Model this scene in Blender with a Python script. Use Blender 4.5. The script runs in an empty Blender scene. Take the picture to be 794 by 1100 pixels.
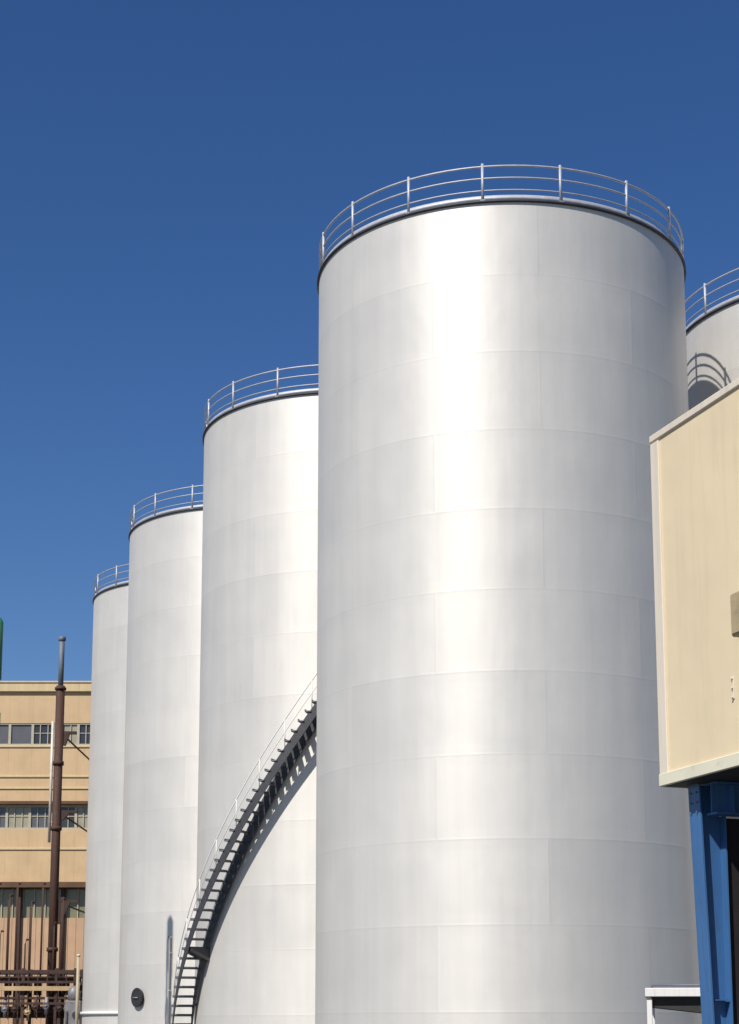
import bpy, math, random
from mathutils import Vector, Matrix
random.seed(7)
R_ = math.radians
PI = math.pi
scene = bpy.context.scene
C = scene.collection

# ------------------------------------------------------------------ helpers
class MB:
    """collects shapes; build() links them as ONE mesh object"""
    def __init__(self):
        self.v, self.f, self.s = [], [], []
    def add(self, vs, fs, smooth=False):
        o = len(self.v)
        self.v += [tuple(p) for p in vs]
        self.f += [tuple(i + o for i in f) for f in fs]
        self.s += [smooth] * len(fs)
        return self
    def box(self, c, s, m=None, bev=0.0):
        x, y, z = (k / 2 for k in s)
        c = Vector(c)
        if bev <= 0:
            vs = [Vector((a * x, b * y, d * z)) for a in (-1, 1) for b in (-1, 1) for d in (-1, 1)]
            fs = [(0, 1, 3, 2), (4, 6, 7, 5), (0, 4, 5, 1), (2, 3, 7, 6), (0, 2, 6, 4), (1, 5, 7, 3)]
        else:
            import bmesh
            bm = bmesh.new()
            bmesh.ops.create_cube(bm, size=1)
            for q in bm.verts:
                q.co = Vector((q.co.x * s[0], q.co.y * s[1], q.co.z * s[2]))
            bmesh.ops.bevel(bm, geom=bm.edges[:], offset=bev, segments=1, affect='EDGES')
            bm.verts.index_update()
            vs = [q.co.copy() for q in bm.verts]
            fs = [tuple(q.index for q in f.verts) for f in bm.faces]
            bm.free()
        vs = [(m @ q if m else q) + c for q in vs]
        return self.add(vs, fs)
    def hexa(self, pts):      # 8 points: bottom ring 0-3, top ring 4-7 (counter-clockwise from above)
        return self.add(pts, [(3, 2, 1, 0), (4, 5, 6, 7), (0, 1, 5, 4), (1, 2, 6, 5), (2, 3, 7, 6), (3, 0, 4, 7)])
    def tube(self, pts, r, n=8, closed=False, caps=True):
        pts = [Vector(p) for p in pts]
        N = len(pts)
        vs, fs = [], []
        for i, p in enumerate(pts):
            a = pts[(i - 1) % N] if (closed or i > 0) else p
            b = pts[(i + 1) % N] if (closed or i < N - 1) else p
            t = (b - a).normalized()
            up = Vector((0, 0, 1)) if abs(t.z) < .95 else Vector((0, 1, 0))
            u = t.cross(up).normalized(); w = u.cross(t)
            rr = r[i] if isinstance(r, (list, tuple)) else r
            vs += [p + (u * math.cos(2 * PI * k / n) + w * math.sin(2 * PI * k / n)) * rr for k in range(n)]
        for i in range(N if closed else N - 1):
            j = (i + 1) % N
            for k in range(n):
                l = (k + 1) % n
                fs.append((i * n + k, i * n + l, j * n + l, j * n + k))
        o = len(self.v)
        self.add(vs, fs, True)
        if caps and not closed:
            self.f.append(tuple(o + k for k in reversed(range(n)))); self.s.append(False)
            self.f.append(tuple(o + (N - 1) * n + k for k in range(n))); self.s.append(False)
        return self
    def lathe(self, prof, n=96, closed=False):   # prof: (r, z) going up the outside
        vs, fs = [], []
        M = len(prof)
        for r, z in prof:
            vs += [(r * math.cos(2 * PI * k / n), r * math.sin(2 * PI * k / n), z) for k in range(n)]
        for i in range(M if closed else M - 1):
            j = (i + 1) % M
            for k in range(n):
                l = (k + 1) % n
                fs.append((i * n + k, i * n + l, j * n + l, j * n + k))
        return self.add(vs, fs, True)
    def build(self, name, mat, parent=None, loc=None):
        me = bpy.data.meshes.new(name)
        me.from_pydata(self.v, [], self.f)
        me.polygons.foreach_set('use_smooth', self.s)
        me.materials.append(mat)
        me.update()
        o = bpy.data.objects.new(name, me)
        C.objects.link(o)
        if parent: o.parent = parent
        if loc: o.location = loc
        return o

def tag(o, label=None, cat=None, group=None, kind=None):
    for k, v in (('label', label), ('category', cat), ('group', group), ('kind', kind)):
        if v: o[k] = v
    return o
def empty(name, loc, rz=0):
    o = bpy.data.objects.new(name, None)
    o.location = loc; o.rotation_euler = (0, 0, rz)
    o.empty_display_size = .5
    C.objects.link(o)
    return o
def kids(o): return [c for c in C.objects if c.parent == o]
def copy_tree(o, parent=None):
    c = o.copy(); C.objects.link(c)
    if parent: c.parent = parent
    for ch in kids(o): copy_tree(ch, c)
    return c
def rotz(a): return Matrix.Rotation(a, 3, 'Z')

# the camera: focal length and principal row in photo pixels (794 x 1100), tilt upwards
FPX, TILT, EYE = 1851.0, math.radians(10), 1.7
PPY = 1100 - FPX * math.tan(TILT)
def view_ray(px, py):
    c, s = math.cos(TILT), math.sin(TILT)
    u = PPY - py
    return Vector((px - 397, FPX * c - u * s, FPX * s + u * c))

# ------------------------------------------------------------------ materials
def new_mat(name):
    m = bpy.data.materials.new(name); m.use_nodes = True
    nt = m.node_tree
    return m, nt, nt.nodes['Principled BSDF']
class NT:
    def __init__(self, nt): self.nt = nt
    def n(self, t, **kw):
        q = self.nt.nodes.new(t)
        for k, v in kw.items(): setattr(q, k, v)
        return q
    def put(self, sock, v):
        if isinstance(v, bpy.types.NodeSocket): self.nt.links.new(v, sock)
        else: sock.default_value = v
    def m(self, op, a, b=None, c=None, clamp=False):
        q = self.n('ShaderNodeMath', operation=op, use_clamp=clamp)
        self.put(q.inputs[0], a)
        if b is not None: self.put(q.inputs[1], b)
        if c is not None: self.put(q.inputs[2], c)
        return q.outputs[0]
    def vec(self, x, y, z):
        q = self.n('ShaderNodeCombineXYZ')
        for i, v in enumerate((x, y, z)): self.put(q.inputs[i], v)
        return q.outputs[0]
    def noise(self, v, scale, detail=4, rough=.55):
        q = self.n('ShaderNodeTexNoise')
        if v is not None: self.nt.links.new(v, q.inputs['Vector'])
        q.inputs['Scale'].default_value = scale; q.inputs['Detail'].default_value = detail
        q.inputs['Roughness'].default_value = rough
        return q.outputs['Fac']
    def rng(self, v, a, b, c, d):
        q = self.n('ShaderNodeMapRange'); self.put(q.inputs[0], v)
        for i, k in enumerate((a, b, c, d)): q.inputs[i + 1].default_value = k
        return q.outputs[0]
    def mixc(self, f, a, b, blend='MIX'):
        q = self.n('ShaderNodeMix', data_type='RGBA', blend_type=blend)
        self.put(q.inputs[0], f)
        for s, v in ((q.inputs[6], a), (q.inputs[7], b)):
            if isinstance(v, bpy.types.NodeSocket): self.nt.links.new(v, s)
            else: s.default_value = (*v[:3], 1)
        return q.outputs[2]
    def bump(self, h, dist, strength=1.0, normal=None):
        q = self.n('ShaderNodeBump')
        q.inputs['Strength'].default_value = strength; q.inputs['Distance'].default_value = dist
        self.nt.links.new(h, q.inputs['Height'])
        if normal is not None: self.nt.links.new(normal, q.inputs['Normal'])
        return q.outputs[0]

def paint(name, col, rough=.5, metal=0.0, var=.12, dirt=None, scale=1.5, bump=.0, streak=False):
    """painted or coated surface with uneven tone, wear and a little bump"""
    m, nt, b = new_mat(name); k = NT(nt)
    tc = k.n('ShaderNodeTexCoord').outputs['Object']
    vec = tc
    if streak:
        mp = k.n('ShaderNodeMapping'); nt.links.new(tc, mp.inputs['Vector'])
        mp.inputs['Scale'].default_value = (3, 3, .25); vec = mp.outputs[0]
    f = k.noise(vec, scale, 6, .6)
    dark = tuple(c * (1 - var) for c in col); light = tuple(min(1, c * (1 + var)) for c in col)
    c = k.mixc(k.rng(f, .3, .7, 0, 1), dark, light)
    if dirt:
        f2 = k.noise(vec, scale * 2.7, 8, .7)
        c = k.mixc(k.rng(f2, .56, .72, 0, .8), c, dirt)
    nt.links.new(c, b.inputs['Base Color'])
    nt.links.new(k.rng(k.noise(tc, scale * 4, 3), .3, .7, max(.02, rough - .07), min(1, rough + .07)), b.inputs['Roughness'])
    b.inputs['Metallic'].default_value = metal
    if bump: nt.links.new(k.bump(k.noise(tc, scale * 8, 5), bump), b.inputs['Normal'])
    return m

PITCH, SEAM0 = 2.385, 2.02
def shell_material():
    """aluminium-coated tank plates: welded courses, staggered vertical seams, faint rain streaks and dents"""
    m, nt, b = new_mat('tank_plates'); k = NT(nt)
    tc = k.n('ShaderNodeTexCoord').outputs['Object']
    sx = k.n('ShaderNodeSeparateXYZ'); nt.links.new(tc, sx.inputs[0])
    x, y, z = sx.outputs
    at = k.n('ShaderNodeAttribute', attribute_type='OBJECT', attribute_name='seam_shift').outputs['Fac']
    th = k.m('ARCTAN2', x, k.m('MULTIPLY', y, -1.0))          # 0 on the side facing the yard
    f = k.m('DIVIDE', k.m('SUBTRACT', z, SEAM0), PITCH)
    row = k.m('FLOOR', f); fr = k.m('SUBTRACT', f, row)
    dh = k.m('MULTIPLY', k.m('MINIMUM', fr, k.m('SUBTRACT', 1.0, fr)), PITCH)
    odd = k.m('FLOORED_MODULO', row, 2.0)
    g = k.m('ADD', k.m('ADD', k.m('DIVIDE', th, R_(60)), k.m('MULTIPLY', odd, .5)), at)
    col = k.m('FLOOR', g); gf = k.m('SUBTRACT', g, col)
    dv = k.m('MULTIPLY', k.m('MINIMUM', gf, k.m('SUBTRACT', 1.0, gf)), R_(60) * 6)
    def ridge(d, w):
        return k.m('SMOOTH_MIN', k.m('SUBTRACT', 1.0, k.m('DIVIDE', d, w), clamp=True), 1.0, .1)
    seam = k.m('MAXIMUM', ridge(dh, .05), ridge(dv, .05))
    wide = k.m('MAXIMUM', ridge(dh, .30), ridge(dv, .42))
    wn = k.n('ShaderNodeTexWhiteNoise', noise_dimensions='3D')
    nt.links.new(k.vec(col, row, at), wn.inputs['Vector'])
    plate = wn.outputs['Value']
    cyl = k.vec(k.m('MULTIPLY', th, 6.0), at, z)
    st = k.noise(k.vec(k.m('MULTIPLY', th, 14.0), at, k.m('MULTIPLY', z, .10)), 1.0, 6, .65)
    blot = k.noise(cyl, .55, 5, .6)
    dent = k.noise(k.vec(k.m('MULTIPLY', th, 6.0), at, k.m('MULTIPLY', z, .45)), .55, 3, .5)
    base = k.m('ADD', k.rng(plate, 0, 1, -.013, .013), k.rng(st, .3, .7, -.03, .02))
    base = k.m('ADD', base, k.rng(blot, .3, .7, -.022, .018))
    base = k.m('ADD', base, k.m('MULTIPLY', seam, -.012))
    base = k.m('ADD', base, SHELL_V)
    nt.links.new(k.vec(base, k.m('MULTIPLY', base, .96), k.m('MULTIPLY', base, .88)), b.inputs['Base Color'])
    b.inputs['Metallic'].default_value = SHELL_METAL
    # rolled sheet: the grain runs round the tank, so glints stretch up and down it
    tg = k.n('ShaderNodeTangent', direction_type='RADIAL', axis='Z')
    nt.links.new(tg.outputs[0], b.inputs['Tangent'])
    b.inputs['Anisotropic'].default_value = .42; b.inputs['Anisotropic Rotation'].default_value = .25
    rr = k.m('ADD', k.rng(plate, 0, 1, -.03, .03), k.rng(blot, .3, .7, -.03, .04))
    nt.links.new(k.m('ADD', rr, SHELL_ROUGH), b.inputs['Roughness'])
    n1 = k.bump(dent, .03)
    n2 = k.bump(wide, .003, 1.0, n1)
    n3 = k.bump(seam, .0016, 1.0, n2)
    nt.links.new(n3, b.inputs['Normal'])
    return m
SHELL_V, SHELL_METAL, SHELL_ROUGH = .645, .31, .56

def cladding(name, col, pitch, depth, axis=0, rough=.55, var=.04):
    m, nt, b = new_mat(name); k = NT(nt)
    tc = k.n('ShaderNodeTexCoord').outputs['Object']
    sx = k.n('ShaderNodeSeparateXYZ'); nt.links.new(tc, sx.inputs[0])
    u = sx.outputs[axis]; z = sx.outputs[2]
    fr = k.m('FRACT', k.m('DIVIDE', u, pitch))
    d = k.m('MULTIPLY', k.m('MINIMUM', fr, k.m('SUBTRACT', 1.0, fr)), pitch)
    j = k.m('SUBTRACT', 1.0, k.m('DIVIDE', d, .02), clamp=True)
    st = k.noise(k.vec(k.m('MULTIPLY', u, 3.0), 0.0, k.m('MULTIPLY', z, .3)), 1.3, 6, .65)
    f = k.noise(tc, .7, 5, .6)
    c = k.mixc(k.rng(f, .3, .7, 0, 1), tuple(q * (1 - var) for q in col), tuple(q * (1 + var) for q in col))
    c = k.mixc(k.rng(st, .5, .75, 0, .4), c, tuple(q * .78 for q in col))
    c = k.mixc(k.m('MULTIPLY', j, .25), c, tuple(q * .55 for q in col))
    nt.links.new(c, b.inputs['Base Color'])
    b.inputs['Roughness'].default_value = rough
    n = k.bump(k.noise(tc, .9, 2), .02)
    nt.links.new(k.bump(j, -depth, 1, n), b.inputs['Normal'])
    return m

def glass_mat(name, col):
    m, nt, b = new_mat(name); k = NT(nt)
    tc = k.n('ShaderNodeTexCoord').outputs['Object']
    f = k.noise(tc, 1.1, 3)
    nt.links.new(k.mixc(f, tuple(c * .7 for c in col), tuple(c * 1.3 for c in col)), b.inputs['Base Color'])
    b.inputs['Roughness'].default_value = .12
    return m

M = {
 'shell': shell_material(),
 'roof': paint('tank_roof', (.45, .45, .45), .5, .3, .08),
 'rim': paint('dark_rim_steel', (.035, .036, .042), .6, .2, .2),
 'lug': paint('lug_steel', (.64, .615, .56), .5, .4, .05),
 'galv': paint('galvanised_steel', (.42, .43, .46), .58, .4, .12, scale=4),
 'stair': paint('stair_steel', (.06, .06, .065), .55, .3, .15, scale=5),
 'tread': paint('tread_steel', (.20, .20, .21), .6, .3, .2, scale=5),
 'hatch': paint('dark_hatch', (.03, .03, .032), .6, .2, .2),
 'concrete': paint('concrete_base', (.30, .29, .28), .85, 0, .15, (.18, .17, .16), 1.2, .01),
 'cream': cladding('cream_wall', (.72, .59, .38), 3.2, .006, 0),
 'trim': paint('pale_trim', (.68, .60, .48), .5, 0, .06, (.5, .43, .34), 2.0, streak=True),
 'base_trim': paint('pale_base_band', (.70, .66, .50), .5, 0, .05, (.5, .47, .35), 2.0),
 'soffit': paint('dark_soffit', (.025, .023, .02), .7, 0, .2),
 'blue': paint('blue_steel', (.045, .135, .31), .38, .0, .12, (.05, .075, .12), 2.2, streak=True),
 'shade_paint': paint('painted_interior_shade', (.014, .009, .011), .8, 0, .25),  # near-black colour stands in for the shadow inside the ground floor
 'white': paint('white_paint', (.74, .73, .70), .5, 0, .06, (.45, .42, .37), 2.5, streak=True),
 'pale_wall': paint('pale_cream_wall', (.66, .64, .50), .7, 0, .05, (.5, .47, .36), 2),
 'canopy_dark': paint('dark_rafter', (.03, .03, .026), .6, .1, .3),
 'facade': cladding('tan_facade', (.57, .40, .22), 1.6, .008, 0, .75, .08),
 'facade_rib': cladding('ribbed_facade', (.50, .32, .19), .55, .03, 0, .7, .1),
 'parapet': paint('parapet', (.58, .45, .25), .7, 0, .08, (.42, .3, .16), .9, streak=True),
 'ledge': paint('brown_ledge', (.11, .055, .025), .7, 0, .2, (.04, .02, .012), 1.5),
 'frame': paint('window_frame', (.42, .38, .28), .6, 0, .1, scale=3),
 'pane': glass_mat('dark_pane', (.045, .045, .05)),
 'pane_grey': glass_mat('grey_pane', (.12, .115, .12)),
 'blind': glass_mat('blind_pane', (.34, .31, .22)),
 'green_glass': glass_mat('green_glazing', (.19, .185, .115)),
 'rust': paint('brown_rusty_steel', (.062, .028, .018), .75, .05, .3, (.12, .05, .025), 1.6, .01, True),
 'dark_rust': paint('dark_brown_steel', (.045, .022, .016), .7, .1, .3, (.10, .04, .02), 1.6),
 'flue': paint('grey_flue_steel', (.15, .165, .19), .65, .3, .15, scale=2),
 'pipe_pale': paint('pale_pipe', (.60, .55, .47), .5, .1, .1, (.35, .26, .17), 1.5),
 'beige_steel': paint('beige_steel', (.42, .30, .16), .6, 0, .15, (.22, .12, .06), 1.5),
 'grey_machine': paint('grey_machine', (.20, .19, .20), .5, .2, .2, (.08, .06, .05), 2),
 'green': paint('green_paint', (.02, .13, .07), .5, 0, .15, scale=1.5),
 'green_pale': paint('pale_green_paint', (.48, .55, .46), .55, 0, .1, (.3, .32, .26), 1.5),
 'yellow_pale': paint('pale_yellow_paint', (.40, .34, .22), .55, 0, .1, (.4, .3, .14), 1.5),
 'box': paint('weathered_box', (.36, .28, .16), .6, 0, .15, (.2, .14, .08), 3),
}

# ------------------------------------------------------------------ ground
def ground_material():
    m, nt, b = new_mat('yard_concrete'); k = NT(nt)
    tc = k.n('ShaderNodeTexCoord').outputs['Object']
    f = k.noise(tc, .12, 8, .65); f2 = k.noise(tc, 3.0, 8, .7)
    c = k.mixc(k.rng(f, .3, .7, 0, 1), (.085, .082, .078), (.125, .12, .115))
    c = k.mixc(k.rng(f2, .5, .7, 0, .5), c, (.06, .058, .055))
    sx = k.n('ShaderNodeSeparateXYZ'); nt.links.new(tc, sx.inputs[0])
    js = []
    for a in (0, 1):
        fr = k.m('FRACT', k.m('DIVIDE', sx.outputs[a], 5.0))
        js.append(k.m('SUBTRACT', 1.0, k.m('DIVIDE', k.m('MINIMUM', fr, k.m('SUBTRACT', 1.0, fr)), .004), clamp=True))
    j = k.m('MAXIMUM', js[0], js[1])
    c = k.mixc(k.m('MULTIPLY', j, .7), c, (.06, .06, .055))
    nt.links.new(c, b.inputs['Base Color']); b.inputs['Roughness'].default_value = .9
    nt.links.new(k.bump(f2, .01), b.inputs['Normal'])
    return m
g = MB(); S = 3000
g.add([(-S, -S, 0), (S, -S, 0), (S, S, 0), (-S, S, 0)], [(0, 1, 2, 3)])
tag(g.build('ground', ground_material()), kind='structure')

# ------------------------------------------------------------------ storage tanks
RAD, H = 6.0, 25.8
NP = 16
def ring(r, z, n=96): return [(r * math.cos(2 * PI * i / n), r * math.sin(2 * PI * i / n), z) for i in range(n)]
def make_tank():
    root = empty('storage_tank', (0, 0, 0))
    MB().lathe([(RAD, .30), (RAD, H)], 160).build('shell', M['shell'], root)
    MB().lathe([(RAD + .45, 0), (RAD + .45, .26), (RAD + .41, .30), (0, .30)], 96).build('plinth', M['concrete'], root)
    MB().lathe([(RAD + .02, H - .05), (RAD + .07, H - .045), (RAD + .07, H + .02), (RAD - .05, H + .02)], 160).build('top_ring', M['rim'], root)
    MB().lathe([(RAD - .05, H + .025), (3, H + .42), (.5, H + .72), (0, H + .73)], 96).build('roof', M['roof'], root)
    rl = MB()
    rr = RAD - .02
    rl.tube(ring(rr, H + 1.13), .034, 8, True)
    rl.tube(ring(rr, H + .75), .028, 8, True)
    rl.tube(ring(rr, H + .36), .024, 8, True)
    rl.lathe([(rr - .004, H + .05), (rr + .004, H + .05), (rr + .004, H + .20), (rr - .004, H + .20)], 96, True)
    ra = rl.build('railing', M['galv'], root)
    pm = None
    for i in range(NP):
        a = -PI / 2 + R_(-4.6) + 2 * PI * i / NP
        if pm is None:
            p = MB()
            p.tube([(0, 0, 0), (0, 0, 1.20)], .046, 8)
            p.box((0, 0, .012), (.14, .14, .024))
            p.box((.05, 0, .12), (.06, .02, .2))
            o = p.build('post', M['galv'], ra); pm = o.data
        else:
            o = bpy.data.objects.new('post', pm); C.objects.link(o); o.parent = ra
        o.location = (rr * math.cos(a), rr * math.sin(a), H + .022)
        o.rotation_euler = (0, 0, a + PI)
    return root
def setup(t, x, y, label, shift):
    t.location = (x, y, 0)
    t.rotation_euler = (0, 0, math.atan2(-y, -x) + PI / 2)
    tag(t, label, 'tank', 'silver storage tanks')
    for c in kids(t):
        if c.name.startswith('shell'): c['seam_shift'] = shift
    return t
proto = make_tank()
spots = [
 (4.33, 53.76, 'large silver steel tank nearest the camera, beside the cream building', 19.3 / 60),
 (-.94, 69.48, 'silver steel tank with a dark spiral stair curving up its side', .11),
 (-6.10, 84.5, 'silver steel tank with a round dark hatch low on its side', .47),
 (-10.04, 98.0, 'smallest looking, farthest silver tank beside the brown chimney', .8),
 (17.1, 58.75, 'silver tank rising behind the cream building roof, partly shadowed by the big tank', .2),
]
tanks = [proto] + [copy_tree(proto) for _ in spots[1:]]
for t, s in zip(tanks, spots): setup(t, *s)
T0, T3, T2, T1, T5 = tanks
def pol(r, th, z):       # point on a tank, th measured from the side facing the camera, + to the right
    return Vector((r * math.sin(th), -r * math.cos(th), z))

# spiral stair of the second tank
ST0, STZ = R_(-89), .40
STT = R_(152)
SLOPE = 13.5 / R_(82)
NTR = 70; DTH = STT / NTR
RI, RO = RAD + .12, RAD + .86
def sz(th): return STZ + SLOPE * (th - ST0)
st = MB()
n = 160
def stringer(r, lo, hi, t=.014):
    vs, fs = [], []
    for i in range(n + 1):
        th = ST0 + STT * i / n
        for q in (r - t, r + t):
            for dz in (lo, hi): vs.append(pol(q, th, sz(th) + dz))
    for i in range(n):
        a, b = i * 4, i * 4 + 4
        fs.extend([(a, a + 1, b + 1, b), (a + 2, b + 2, b + 3, a + 3), (a, b, b + 2, a + 2), (a + 1, a + 3, b + 3, b + 1)])
    fs.extend([(0, 2, 3, 1), (n * 4, n * 4 + 1, n * 4 + 3, n * 4 + 2)])
    st.add(vs, fs)
stringer(RI, -.72, .05)
stringer(RO, -.58, -.06)
for i in range(0, NTR, 6):
    th = ST0 + DTH * i
    st.tube([pol(RAD - .02, th, sz(th) - .1), pol(RI, th, sz(th) - .1)], .04, 6)
stair = st.build('spiral_stair', M['stair'], T3)
stair['label'] = 'dark steel spiral stair curving up the tank'
tm = None
def tread_mesh():
    t = MB()
    w = RO - RI
    t.box((0, -w / 2 - .04, .012), (.22, w + .06, .035))
    t.box((-.11, -w / 2 - .04, .03), (.03, w + .08, .10))     # nosing
    t.box((0, -.012, -.05), (.2, .02, .09))
    return t
for i in range(NTR):
    th = ST0 + DTH * (i + .5)
    if tm is None:
        o = tread_mesh().build('tread', M['tread'], stair); tm = o.data
    else:
        o = bpy.data.objects.new('tread', tm); C.objects.link(o); o.parent = stair
    o.location = pol(RI, th, sz(th)); o.rotation_euler = (0, 0, th)
bm_ = None
for i in range(0, NTR + 1, 4):
    th = ST0 + DTH * i
    if bm_ is None:
        o = MB().tube([(0, 0, -.12), (0, 0, 1.02)], .018, 6).build('baluster', M['white'], stair); bm_ = o.data
    else:
        o = bpy.data.objects.new('baluster', bm_); C.objects.link(o); o.parent = stair
    o.location = pol(RO - .02, th, sz(th))
hr = MB()
for dz, r in ((1.0, .022), (.52, .016)):
    hr.tube([pol(RO - .02, ST0 + STT * i / n, sz(ST0 + STT * i / n) + dz) for i in range(n + 1)], r, 6)
hr.build('handrail', M['white'], stair)
# landing bracket part way up the stair
lb = MB(); vs = []; NB = 8
for i in range(NB + 1):
    th = R_(-66 + 6 * i / NB)
    for rr, za, zb in ((RAD + .01, 4.05, 4.6), (RO - .06, 4.42, 4.6)):
        vs += [pol(rr, th, za), pol(rr, th, zb)]
fs = []
for i in range(NB):
    a, b = i * 4, i * 4 + 4
    fs += [(a, a + 1, b + 1, b), (a + 2, b + 2, b + 3, a + 3), (a, b, b + 2, a + 2), (a + 1, a + 3, b + 3, b + 1)]
fs += [(0, 2, 3, 1), (NB * 4, NB * 4 + 1, NB * 4 + 3, NB * 4 + 2)]
lb.add(vs, fs)
lb.build('landing_bracket', M['stair'], T3)

# hatch and drain pipe of the third tank
hb = MB(); th = R_(-53)
prof = [(.42, 0), (.42, .16), (.38, .18)]
ns = 32
def disc_ring(mb, r0, r1, d0, d1):
    vs = [(r0 * math.cos(2 * PI * k / ns), -d0, r0 * math.sin(2 * PI * k / ns)) for k in range(ns)] + \
         [(r1 * math.cos(2 * PI * k / ns), -d1, r1 * math.sin(2 * PI * k / ns)) for k in range(ns)]
    mb.add(vs, [(k, (k + 1) % ns, ns + (k + 1) % ns, ns + k) for k in range(ns)], True)
disc_ring(hb, .44, .44, -.1, .14); disc_ring(hb, .52, .52, .14, .20); disc_ring(hb, .44, .52, .14, .14); disc_ring(hb, .52, .001, .20, .20)
for k in range(12):
    a = 2 * PI * k / 12
    hb.box((.47 * math.cos(a), -.21, .47 * math.sin(a)), (.04, .03, .04))
hatch = hb.build('hatch', M['hatch'], T2, pol(RAD, th, 2.9)); hatch.rotation_euler = (0, 0, th); hatch.scale = (.85, .85, .85)
MB().tube([(-.2, -.22, 0), (-.2, -.30, 0), (.2, -.30, 0), (.2, -.22, 0)], .02, 6).build('handle', M['galv'], hatch)
dp = MB(); th = R_(-34)
dp.tube([pol(RAD - .05, th, 5.6), pol(RAD + .12, th, 5.6), pol(RAD + .17, th, 5.5), pol(RAD + .17, th, 3), pol(RAD + .17, th, .31)], .075, 10)
for z in (1.2, 3.2, 4.9):
    q = pol(RAD + .10, th, z); dp.box(q, (.2, .2, .06), rotz(th))
dp.build('drain_pipe', M['white'], T2)
# stiffening band low on the farthest tank
MB().lathe([(RAD + .002, 2.2), (RAD + .10, 2.2), (RAD + .10, 2.36), (RAD + .002, 2.36)], 128).build('stiffening_band', M['white'], T1)

# ------------------------------------------------------------------ cream building on blue steel frame (right)
AZ = R_(-19.1)
ux = Vector((math.sin(AZ), math.cos(AZ), 0))           # along the tank row, away from the camera
uy = Vector((math.cos(AZ), -math.sin(AZ), 0))          # across, to the right
CR = Vector((3.60, 21.0, 0))                           # far left corner of the raised box
# local frame: +X = towards the camera along the wall, +Y = to the right, origin at the far left corner
ang = math.atan2(-ux.y, -ux.x)
bld = empty('cream_building', CR, ang)
tag(bld, 'cream building raised on blue steel columns at the right', 'building')
LX, WY, ZB, ZT = 15.0, 9.0, 4.57, 8.98
def part(name, mat, c, s, parent=bld, bev=0.0):
    return MB().box(c, s, None, bev).build(name, mat, parent)
part('wall', M['cream'], (LX / 2, WY / 2, (ZB + .16 + ZT) / 2), (LX, WY, ZT - ZB - .16))
part('roof', M['roof'], (LX / 2, WY / 2, ZT + .02), (LX - .1, WY - .1, .05))
cp = MB()
cp.box((LX / 2, .05, ZT + .05), (LX + .06, .16, .10), None, .012)
cp.box((LX / 2, WY - .05, ZT + .05), (LX + .06, .16, .10), None, .012)
cp.box((.05, WY / 2, ZT + .05), (.16, WY - .27, .098), None, .012)
cp.build('coping', M['trim'], bld)
ct = MB(); ct.box((.085, -.010, (ZB + ZT) / 2 + .07), (.20, .03, ZT - ZB - .14 - .03), None, .006)
ct.box((-.011, .10, (ZB + ZT) / 2 + .07), (.028, .22, ZT - ZB - .17), None, .006)
ct.build('corner_trim', M['trim'], bld)
bt = MB(); bt.box((LX / 2 - .01, -.012, ZB + .08), (LX + .02, .05, .155), None, .008); bt.box((-.012, WY / 2, ZB + .08), (.06, WY - .03, .158), None, .008)
bt.build('base_band', M['base_trim'], bld)
part('soffit', M['soffit'], (LX / 2, WY / 2, ZB + .07), (LX - .06, WY - .06, .14))
def isect(mb, pts, w, up, fl=.2, tf=.018, tw=.012):
    pass
def column(x, y):
    """tapered blue portal column: two flanges and a web, haunched at the top"""
    c = MB()
    b = .13
    zt = ZB - .40
    w0, w1 = .20, .34            # depth in Y at foot and head
    yi = y                 # inner flange stays plumb
    # inner flange
    c.box((x, yi, zt / 2 + .01), (2 * b, .022, zt))
    # outer flange leans outwards with height
    y0, y1 = yi - w0, yi - w1
    c.hexa([(x - b, y0 - .011, .02), (x + b, y0 - .011, .02), (x + b, y0 + .011, .02), (x - b, y0 + .011, .02),
            (x - b, y1 - .011, ZB - .012), (x + b, y1 - .011, ZB - .012), (x + b, y1 + .011, ZB - .012), (x - b, y1 + .011, ZB - .012)])
    c.hexa([(x - .008, y0 + .011, .02), (x + .008, y0 + .011, .02), (x + .008, yi - .011, .02), (x - .008, yi - .011, .02),
            (x - .008, y1 + .011, ZB - .014), (x + .008, y1 + .011, ZB - .014), (x + .008, yi - .011, ZB - .014), (x - .008, yi - .011, ZB - .014)])
    for z in (1.98,):
        c.box((x + .066, yi - .12, z), (.11, .18, .014))
    c.box((x, y - .12, .01), (.42, .42, .02))
    o = c.build('column', M['blue'], bld)
    bo = MB()
    for dz in (.06, .18, .30):
        for dx in (-.07, .07):
            bo.tube([(x + dx, y1 - .009, ZB - .05 - dz), (x + dx, y1 - .024, ZB - .05 - dz)], .012, 6)
    for dx in (-.15, .15):
        for dy in (-.27, .03):
            bo.tube([(x + dx, y + dy, .02), (x + dx, y + dy, .07)], .02, 6)
    bo.build('bolts', M['flue'], o)
    return o
def beam(x, y0, y1):
    c = MB()
    z0, z1 = ZB - .40, ZB - .012
    x += .27
    yl = y1 - y0; ym = (y0 + y1) / 2
    c.box((x, ym, z1 - .011), (.24, yl, .022)); c.box((x, ym, z0 + .011), (.24, yl, .022))
    c.box((x, ym, (z0 + z1) / 2), (.014, yl, z1 - z0 - .044))
    for i in range(int(yl / 1.2) + 1):
        c.box((x + .06, y0 + .25 + i * 1.2, (z0 + z1) / 2), (.105, .014, z1 - z0 - .05))
    return c.build('beam', M['blue'], bld)
YC = .58
for x in (.35, 6.8, 13.3):
    column(x, YC)
    beam(x, YC - .27, WY - .3)
inf = MB()  # panel beside the end column, interior shade painted into its colour
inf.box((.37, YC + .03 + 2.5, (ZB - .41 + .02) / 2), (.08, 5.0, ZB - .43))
for i in range(12): inf.box((.425, YC + .3 + i * .4, (ZB - .41) / 2), (.03, .05, ZB - .5))
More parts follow.
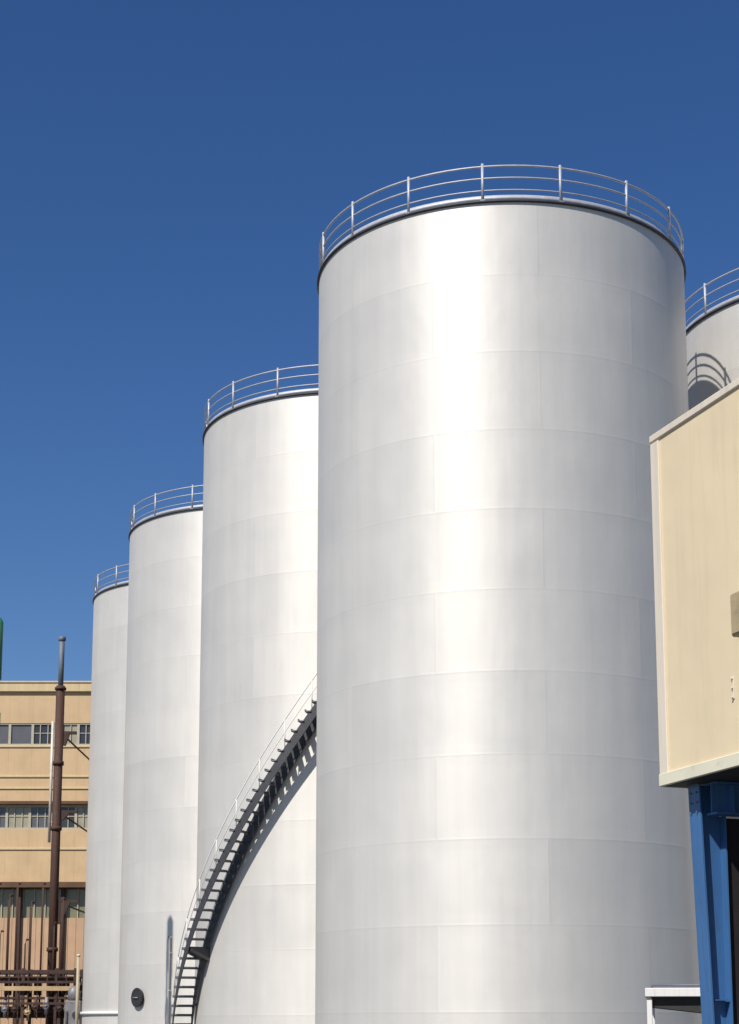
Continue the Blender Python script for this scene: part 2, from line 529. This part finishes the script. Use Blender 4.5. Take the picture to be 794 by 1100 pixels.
inf.build('shade_infill_panel', M['shade_paint'], bld)
# fittings on the cream wall
def wall_point(px, py):
    """where the wall plane is hit, in the building's own coordinates (x along the wall, z up)"""
    d = view_ray(px, py)
    t = CR.dot(uy) / d.dot(uy)
    q = d * t - CR
    return q.dot(-ux), q.z + 1.7
x, z = wall_point(805, 660)
jb = MB(); jb.box((x, -.09, z), (.24, .16, .50), None, .015); jb.box((x, -.175, z), (.19, .012, .44)); jb.tube([(x, -.06, z - .25), (x, -.06, z - 1.35)], .02, 8)
jb.build('junction_box', M['box'], bld)
x, z = wall_point(788, 739)
bk = MB(); bk.box((x, -.006, z), (.05, .012, .26), None, .004)
for dz in (-.11, 0, .11): bk.tube([(x, -.02, z + dz), (x, -.035, z + dz)], .016, 8)
bk.build('bracket', M['trim'], bld)

# ------------------------------------------------------------------ low canopy beside the big tank
cn = empty('canopy', (4.74, 30.0, 0), R_(-9))
tag(cn, 'low canopy with a white edge and dark rafters behind the blue column', 'canopy')
sl = MB(); sl.box((2.6, .9, 2.235), (5.2, 1.9, .15), None, .01); sl.build('roof_slab', M['white'], cn)
MB().box((2.6, .93, 2.15), (5.0, 1.7, .02)).build('soffit', M['canopy_dark'], cn)
for yy in (.14, .9, 1.68):
    r = MB()
    z1 = 2.139
    r.hexa([(.08, yy - .05, 1.99), (1.42, yy - .05, 1.84), (1.42, yy + .05, 1.84), (.08, yy + .05, 1.99),
            (.08, yy - .05, z1), (1.42, yy - .05, z1), (1.42, yy + .05, z1), (.08, yy + .05, z1)])
    r.build('rafter', M['canopy_dark'], cn)
for xx, yy in ((.07, .05), (.12, 1.78)):
    MB().box((xx, yy, 1.07), (.09, .09, 2.13), None, .008).build('post', M['white'], cn)
MB().box((3.32, .9, 1.068), (3.75, 1.7, 2.13)).build('wall', M['pale_wall'], cn)
MB().tube([(.1, .1, 2.36), (1.2, .1, 2.36), (3.5, .1, 2.36)], .022, 8).tube([(.12, .1, 2.31), (.12, .1, 2.37)], .02).tube([(1.3, .1, 2.31), (1.3, .1, 2.37)], .02).build('roof_pipe', M['flue'], cn)

# ------------------------------------------------------------------ tan industrial building (left, behind)
FB = Vector((-46, 119, 0))
tb = empty('industrial_building', FB, 0); tb.scale = (1, 1, 1.033)
tag(tb, 'tan factory building with strips of windows at the far left', 'building')
BX, BD = 40.0, 18.0
ZTOP, ZL = 24.5, 10.75
def fpart(name, mat, c, s, bev=0): return MB().box(c, s, None, bev).build(name, mat, tb)
Zb = [(20.25, 21.75), (14.55, 16.1)]
# wall strips between the window bands
w = MB()
for z0, z1 in ((ZL + .2, 14.55), (16.1, 20.25), (21.75, 23.9)):
    w.box((BX / 2, .2, (z0 + z1) / 2), (BX, .4, z1 - z0))
w.box((BX / 2, BD / 2 + .3, 11.95), (BX, BD - .6, 23.9))     # body behind
w.build('wall', M['facade'], tb)
pr = MB(); pr.box((BX / 2, .12, 24.2), (BX + .1, .7, .6), None, .03); pr.box((BX / 2, .1, 24.56), (BX + .2, .8, .12), None, .02)
pr.build('parapet', M['parapet'], tb)
for z0, z1 in Zb:
    pass
led = MB()
led.box((BX / 2, -.16, 16.28), (BX, .5, .22), None, .02)
led.build('ledge', M['ledge'], tb)
led = MB(); led.box((BX / 2, -.3, ZL), (BX, .9, .38), None, .02); led.build('ledge', M['ledge'], tb)
sill = MB()
for z in (17.3, 18.1, 20.15, 13.2): sill.box((BX / 2, -.03, z), (BX, .1, .12), None, .01)
sill.build('string_course', M['parapet'], tb)
protos = {}
def window(x, z0, z1, wd, pm, split):
    key = (round(z0, 2), wd, split)
    if key not in protos:
        f = MB(); h = z1 - z0; t = .09
        f.box((0, 0, t / 2), (wd, .16, t)); f.box((0, 0, h - t / 2), (wd, .16, t))
        f.box((-wd / 2 + t / 2, 0, h / 2), (t, .16, h - 2 * t)); f.box((wd / 2 - t / 2, 0, h / 2), (t, .16, h - 2 * t))
        for i in range(1, split):
            f.box((-wd / 2 + wd * i / split, 0, h / 2), (.06, .12, h - 2 * t))
        if split > 1: f.box((0, .01, h * .55), (wd - 2 * t, .08, .05))
        q = MB().box((0, .03, h / 2), (wd - 2 * t - .004, .02, h - 2 * t - .004))
        fo = f.build('window', M['frame'], tb); po = q.build('pane', M[pm], fo)
        protos[key] = (fo.data, po.data)
    else:
        fo = bpy.data.objects.new('window', protos[key][0]); C.objects.link(fo); fo.parent = tb
        po = bpy.data.objects.new('pane', protos[key][1]); C.objects.link(po); po.parent = fo
        po.material_slots[0].link = 'OBJECT'; po.material_slots[0].material = M[pm]
    fo.location = (x, .12, z0)
rnd = random.Random(5)
W_ = 1.6
for bi, (z0, z1) in enumerate(Zb):
    for i in range(25):
        x = W_ * (i + .5)
        gx = FB.x + x
        if gx > -10 : continue
        if bi == 0:
            pm = 'pane_grey' if gx < -23.7 else ('blind' if i % 2 else 'pane'); sp = 1 if gx < -23.7 else 3
        else:
            pm = ('pane_grey', 'pane', 'blind', 'pane_grey', 'blind')[(i + 1) % 5]; sp = 3
        window(x, z0, z1, W_, pm, sp)
# lower storey: ribbed panels, green glazing under the ledge, brown stanchions
fpart('lower_wall', M['facade_rib'], (BX / 2, .22, 4.3), (BX, .4, 8.6))
fpart('glazing', M['green_glass'], (BX / 2, .3, 9.58), (BX, .1, 1.94))
for i in range(14):
    x = .9 + i * 3.0
    if FB.x + x > -9: break
    MB().box((x, -.12, 5.27), (.26, .26, 10.54)).build('stanchion', M['rust'], tb)
mm = MB()
for i in range(52): mm.box((.4 + i * .75, .2, 9.58), (.07, .1, 1.94))
mm.build('glazing_bars', M['frame'], tb)

# ------------------------------------------------------------------ brown chimney in front of it
def at(px, py, Y):
    d = view_ray(px, py)
    q = d * (Y / d.y); q.z += 1.7
    return q
YS = 106
b0 = at(55, 1060, YS)
ch = empty('chimney', (b0.x, b0.y, 0))
tag(ch, 'tall brown rusty pipe chimney with a thin grey flue on top', 'chimney')
zt = at(62, 737, YS).z; zf = at(62, 684, YS).z
cs = MB(); cs.tube([(0, 0, 0), (0, 0, zt)], .275, 20)
cs.lathe([(.275, zt - .25), (.36, zt - .25), (.36, zt - .1), (.275, zt - .1)], 20)
for py in (820, 890, 1020):
    z = at(62, py, YS).z
    cs.lathe([(.277, z - .12), (.35, z - .12), (.35, z + .12), (.277, z + .12)], 20)
cs.build('stack', M['rust'], ch)
fl = MB(); fl.tube([(0, 0, zt - .3), (0, 0, zf)], .17, 14); fl.lathe([(.17, zf - .3), (.24, zf - .25), (.24, zf - .02), (.17, zf)], 14)
fl.build('flue', M['flue'], ch)
cd = MB(); cd.tube([(-.40, -.05, at(58, 905, YS).z), (-.40, -.05, at(58, 775, YS).z)], .09, 10)
for z in (14, 17): cd.box((-.34, -.05, z), (.3, .08, .06))
cd.build('conduit', M['pipe_pale'], ch)
for py, w_, h_ in ((872, 1.0, .5), (968, 1.25, 1.4), (787, .8, .8)):
    z = at(62, py, YS).z
    bm = MB(); bm.box((.27 + w_ / 2, .1, z), (w_, .3, .16)); bm.hexa([(.26, -.05, z - h_), (.40, -.05, z - h_), (.40, .25, z - h_), (.26, .25, z - h_), (.26, -.05, z - .08), (w_ * .8, -.05, z - .08), (w_ * .8, .25, z - .08), (.26, .25, z - .08)])
    bm.tube([(.1, .2, z), (.1, 12.7, z)], .06, 8)
    bm.build('bracket', M['dark_rust'], ch)

# ------------------------------------------------------------------ pipe rack at the foot of the chimney
YR = 100.5
rk = empty('pipe_rack', (at(0, 1080, YR).x - 6, YR, 0))
tag(rk, 'brown steel pipe rack with beige beams below the tan building', 'pipe rack')
RX = rk.location.x
LXR = at(82, 1080, YR).x - RX
def zr(py): return at(40, py, YR).z
MB().box((LXR / 2, 0, zr(1044)), (LXR, .2, .22)).box((LXR / 2, 2.2, zr(1044)), (LXR, .2, .22)).build('beam', M['dark_rust'], rk)
MB().box((LXR / 2, -.2, zr(1062)), (LXR + .3, .16, .26), None, .01).build('beam', M['beige_steel'], rk)
MB().box((LXR / 2, 1.0, zr(1072)), (LXR, 2.2, .12)).build('deck', M['dark_rust'], rk)
for i, x in enumerate((.1, 2.6, 5.2, 7.3, 9.2, LXR - .1)):
    for yy in (0.02, 2.2):
        MB().box((x, yy, zr(1040) / 2), (.18, .18, zr(1040)), None, .01).build('post', M['rust' if i % 2 else 'dark_rust'], rk)
for yy, z, r, m in ((.5, zr(1052), .13, 'rust'), (.9, zr(1053), .10, 'pipe_pale'), (1.3, zr(1051), .16, 'dark_rust'), (1.75, zr(1052), .1, 'grey_machine'), (.3, zr(1086), .14, 'rust'), (.8, zr(1090), .2, 'dark_rust'), (1.4, zr(1083), .12, 'pipe_pale')):
    MB().tube([(-.2, yy, z), (LXR + .15, yy, z)], r, 10).build('pipe', M[m], rk)
rnd = random.Random(11)
for i in range(9):
    x = 5.7 + i * .62 + rnd.uniform(-.12, .12)
    if x > LXR - .2: break
    v = MB(); z = zr(1086) + rnd.uniform(-.1, .3)
    v.tube([(x, -.05, z - .5), (x, -.05, z + .5)], .07 + rnd.random() * .05, 8)
    v.tube([(x - .16, -.05, z), (x + .16, -.05, z)], .13, 10)
    v.tube([(x + .17 * math.cos(a * PI / 6), -.33, z + .17 * math.sin(a * PI / 6)) for a in range(12)], .022, 6, True)
    v.tube([(x, -.33, z), (x, -.05, z)], .025, 6)
    v.build('valve', M[('rust', 'grey_machine', 'dark_rust', 'beige_steel')[i % 4]], rk)
pp = MB()
for i, x in enumerate((3.9, 4.7, 5.35, 5.6, 6.05, 6.5, 7.1, 7.35, 8.0, 8.75, 9.2)):
    h = (9.6, 8.2, 9.9, 7.1, 9.2, 9.9, 6.6, 8.8, 9.9, 7.6, 9.0)[i]
    pp.tube([(x, 1.2 + .1 * (i % 3), 2.5), (x, 1.2 + .1 * (i % 3), h - .3), (x, 1.6, h), (x, 2.1, h)], (.05, .08, .06)[i % 3], 8)
pp.build('riser', M['rust'], rk)
tr = MB()
for z in (zr(1055), zr(1078)):
    tr.box((LXR / 2, -.14, z), (LXR, .05, .14))
for i in range(16):
    x = 3.2 + i * .55
    if x > LXR: break
    tr.box((x, -.13, (zr(1044) + zr(1095)) / 2), (.06, .04, zr(1044) - zr(1095)))
tr.build('cable_tray', M['dark_rust'], rk)
for i in range(7):
    x = 5.4 + i * .85 + rnd.uniform(-.1, .1)
    if x > LXR - .3: break
    h = rnd.uniform(.5, .95); z = zr(1070) + .06
    MB().tube([(x, .9, z), (x, .9, z + h), (x, .9, z + h + .12)], [.22, .22, .1], 12).build('vessel', M['dark_rust'], rk)
# grey pump box next to it
b1 = at(80, 1060, 99)
pb = empty('pump_unit', (b1.x, 99, 0))
tag(pb, 'grey pump unit with a domed top between the pipe rack and the tanks', 'pump')
MB().box((0, 0, 1.5), (.9, .9, 3.0), None, .05).build('housing', M['grey_machine'], pb)
MB().tube([(0, 0, 3.0), (0, 0, 3.5), (0, 0, 3.75), (0, 0, 3.85)], [.36, .36, .26, .08], 16).build('motor', M['grey_machine'], pb)
MB().tube([(-.3, -.48, .8), (-.3, -.48, 2.4)], .06, 8).tube([(.2, -.47, 2.2), (.2, -.53, 2.2)], .2, 14).build('gauge', M['hatch'], pb)

# pale yellow post against the farthest tank, green-topped mast at the left edge
b2 = at(83.5, 1060, 90)
yp = empty('post', (b2.x, 90, 0))
tag(yp, 'pale yellow post standing close to the left of the farthest tank', 'post')
zt2 = at(92, 1027, 90).z
MB().tube([(0, 0, 0), (0, 0, zt2)], .085, 12).build('shaft', M['yellow_pale'], yp)
MB().tube([(0, 0, zt2), (0, 0, zt2 + .05), (0, 0, zt2 + .1)], [.11, .11, .03], 12).build('cap', M['pipe_pale'], yp)
b3 = at(-5.5, 800, 70)
gm = empty('mast', (b3.x, 70, 0))
tag(gm, 'slim mast at the left edge, green at its top and pale below', 'mast')
zg0, zg1 = at(0, 730, 70).z, at(0, 664, 70).z
MB().tube([(0, 0, 0), (0, 0, zg0)], [.16, .12], 12).build('shaft', M['green_pale'], gm)
MB().tube([(0, 0, zg0), (0, 0, zg1 - .2), (0, 0, zg1)], [.17, .17, .08], 12).build('lamp_head', M['green'], gm)
MB().lathe([(.12, zg0 - 1.9), (.19, zg0 - 1.9), (.19, zg0 - 1.4), (.12, zg0 - 1.4)], 12).build('collar', M['green'], gm)

# ------------------------------------------------------------------ light, sky, camera
SUN_AZ, SUN_EL = R_(-146), R_(46.5)
to_sun = Vector((math.sin(SUN_AZ) * math.cos(SUN_EL), math.cos(SUN_AZ) * math.cos(SUN_EL), math.sin(SUN_EL)))
L = bpy.data.lights.new('sun', 'SUN'); L.energy = 4.5; L.angle = R_(.53); L.color = (1, .955, .89)
so = bpy.data.objects.new('sun', L); C.objects.link(so)
so.rotation_euler = to_sun.to_track_quat('Z', 'Y').to_euler(); so.location = to_sun * 60

wd = bpy.data.worlds.new('World'); scene.world = wd; wd.use_nodes = True
nt = wd.node_tree; bg = nt.nodes['Background']
sky = nt.nodes.new('ShaderNodeTexSky'); sky.sky_type = 'NISHITA'; sky.sun_disc = False
sky.sun_elevation = SUN_EL; sky.sun_rotation = SUN_AZ
sky.altitude = 200; sky.air_density = 1.0; sky.dust_density = .3; sky.ozone_density = 3.5
hs = nt.nodes.new('ShaderNodeHueSaturation'); hs.inputs['Saturation'].default_value = 1.25; hs.inputs['Hue'].default_value = .511
nt.links.new(sky.outputs[0], hs.inputs['Color']); nt.links.new(hs.outputs[0], bg.inputs['Color']); bg.inputs['Strength'].default_value = .078

cam = bpy.data.cameras.new('camera'); co = bpy.data.objects.new('camera', cam); C.objects.link(co)
cam.sensor_fit = 'VERTICAL'; cam.sensor_height = 36; cam.sensor_width = 36; cam.lens = 36 * FPX / 1100; cam.shift_y = (PPY - 550) / 1100
cam.clip_start = .1; cam.clip_end = 6000
co.location = (0, 0, EYE); co.rotation_euler = (PI / 2 + TILT, 0, 0)
scene.camera = co
scene.render.engine = 'CYCLES'
scene.render.resolution_x, scene.render.resolution_y = 739, 1024
scene.view_settings.view_transform = 'Standard'; scene.view_settings.look = 'None'
scene.view_settings.exposure = .2; scene.view_settings.gamma = 1; scene.view_settings.use_curve_mapping = False
scene.cycles.max_bounces = 8
